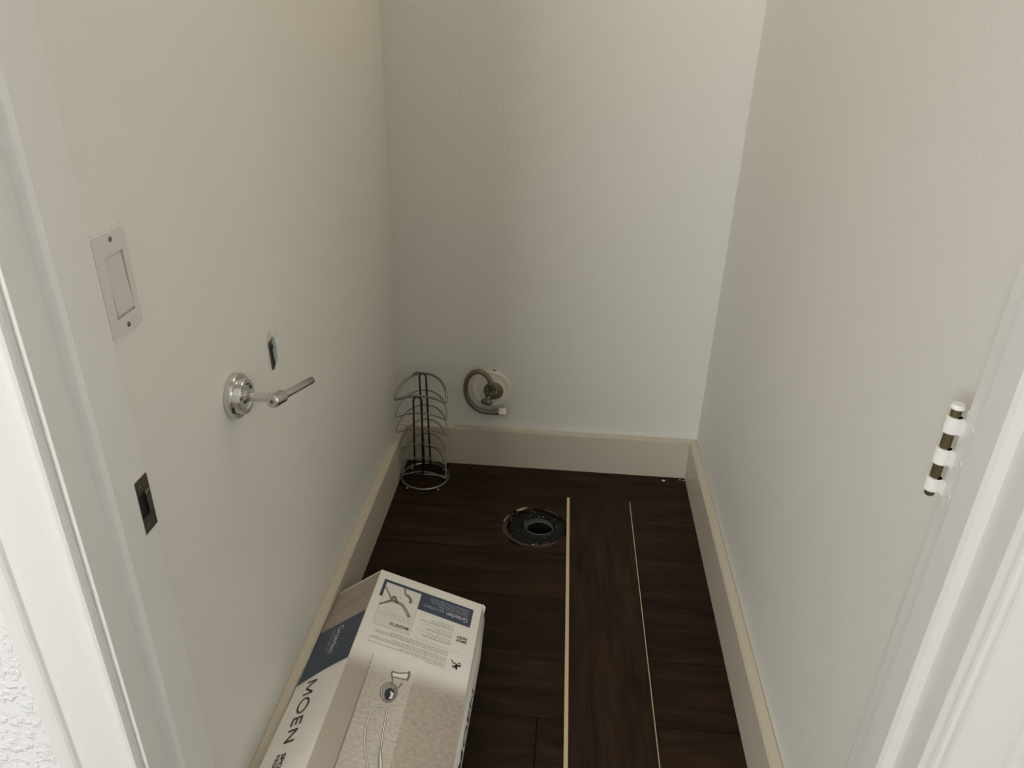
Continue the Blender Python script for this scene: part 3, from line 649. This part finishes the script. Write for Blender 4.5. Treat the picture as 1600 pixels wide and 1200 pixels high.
letter(.602, .664, [[(.5 + .5 * math.cos(2 * PI * k / 28), .5 + .5 * math.sin(2 * PI * k / 28)) for k in range(29)]])
letter(.684, .718, [[(.05, 0), (.05, 1)], [(0, .94), (1, .94)], [(0, .5), (.9, .5)], [(0, .06), (1, .06)]])
letter(.735, .783, [[(.04, 0), (.04, 1)], [(.04, .95), (.96, .05)], [(.96, 0), (.96, 1)]])
text('lettering', 'SPOT', fl_side, .37, .826, .46, .905, h2, M_ink, .035, along='t')
text('lettering', 'RESIST', fl_side, .27, .826, .345, .905, h2, M_ink, .022, along='t')
ribbons('picture_hand_shower', fl_side, [(chaik([(.09, .148), (.20, .150), (.32, .140), (.62, .120), (.74, .105), (.80, .112), (.79, .124)]), .0016), (chaik([(.25, .152), (.45, .142), (.70, .122)]), .0010), ([(.08, .152), (.18, .148)], .0045), ([(.74, .106), (.80, .114)], .004)], h2, M_mgrey)
# --- bulging right panel
uvpoly('blue_banner', fl_right, [(.005, .70), (.06, .78), (.12, .87), (.16, 1.0), (.005, 1.0)], h1, M_blue)
text('lettering', 'MOEN', fl_right, .36, .74, .235, .40, h1, M_ink, .012, along='t')

# ------------------------------------------------------------------ warm ceiling lamp of the closet (above the picture)
cl = thing('ceiling_lamp', 'round flush ceiling lamp with a warm dome on the closet ceiling', 'lamp', (.62, -.36, H))
keep(lathe('lamp_base', [(0, 0), (.15, 0), (.155, .01), (.155, .025), (.14, .028), (0, .028)], (.62, -.36, H), (0, 0, -1), M_trim), cl)
M_dome = new_mat('warm_lamp_glass', (.9, .85, .75), .4); bd = M_dome.node_tree.nodes['Principled BSDF']
bd.inputs['Emission Color'].default_value = (1.0, .85, .655, 1); bd.inputs['Emission Strength'].default_value = 16.0
keep(lathe('lamp_dome', [(.14, .028), (.138, .05), (.115, .078), (.07, .096), (0, .102)], (.62, -.36, H), (0, 0, -1), M_dome), cl)

# ------------------------------------------------------------------ vanity lamp on the bathroom wall to the right (outside the picture)
vl = thing('vanity_lamp', 'row of three glowing globes on the bathroom right wall', 'lamp', (OX1, -2.5, 1.95))
keep(box('back_plate', (OX1 - .025, OX1, -2.85, -2.15, 1.90, 2.0), M_chrome, bev=.004), vl)
M_globe = new_mat('warm_globe_glass', (.9, .87, .8), .4); bg_ = M_globe.node_tree.nodes['Principled BSDF']
bg_.inputs['Emission Color'].default_value = (1.0, .99, .89, 1); bg_.inputs['Emission Strength'].default_value = 37.0
for yy in (-2.74, -2.5, -2.26):
    g = keep(lathe('globe', [(.0, .0), (.03, .002), (.035, .02)] + [(.065 * math.sin(a), .085 - .065 * math.cos(a)) for a in [.6 + k * (PI - .6) / 10 for k in range(11)]], (OX1 - .025, yy, 1.95), (-1, 0, 0), M_globe, n=24), vl)

# ------------------------------------------------------------------ crumbs of plaster on the floor by the right corner
for (x, y, s, lab) in ((.8123, -.0436, .0062, 'largest white plaster crumb on the floor near the right corner'), (.8615, -.0330, .0032, 'small white plaster crumb between the large crumb and right baseboard'), (.8725, -.0345, .0026, 'tiny plaster crumb touching the right baseboard at the corner')):
    bm = bmesh.new(); bmesh.ops.create_icosphere(bm, subdivisions=1, radius=1)
    for v in bm.verts: v.co = Vector((v.co.x * s * random.uniform(.8, 1.2), v.co.y * s * .6 * random.uniform(.8, 1.2), max(v.co.z, -.6) * s * .4))
    zmin = min(v.co.z for v in bm.verts)
    o = frombm('plaster_crumb', bm, M_speck); o.location = (x, y, -zmin); tag(o, lab, 'crumb', 'plaster crumbs in the corner')
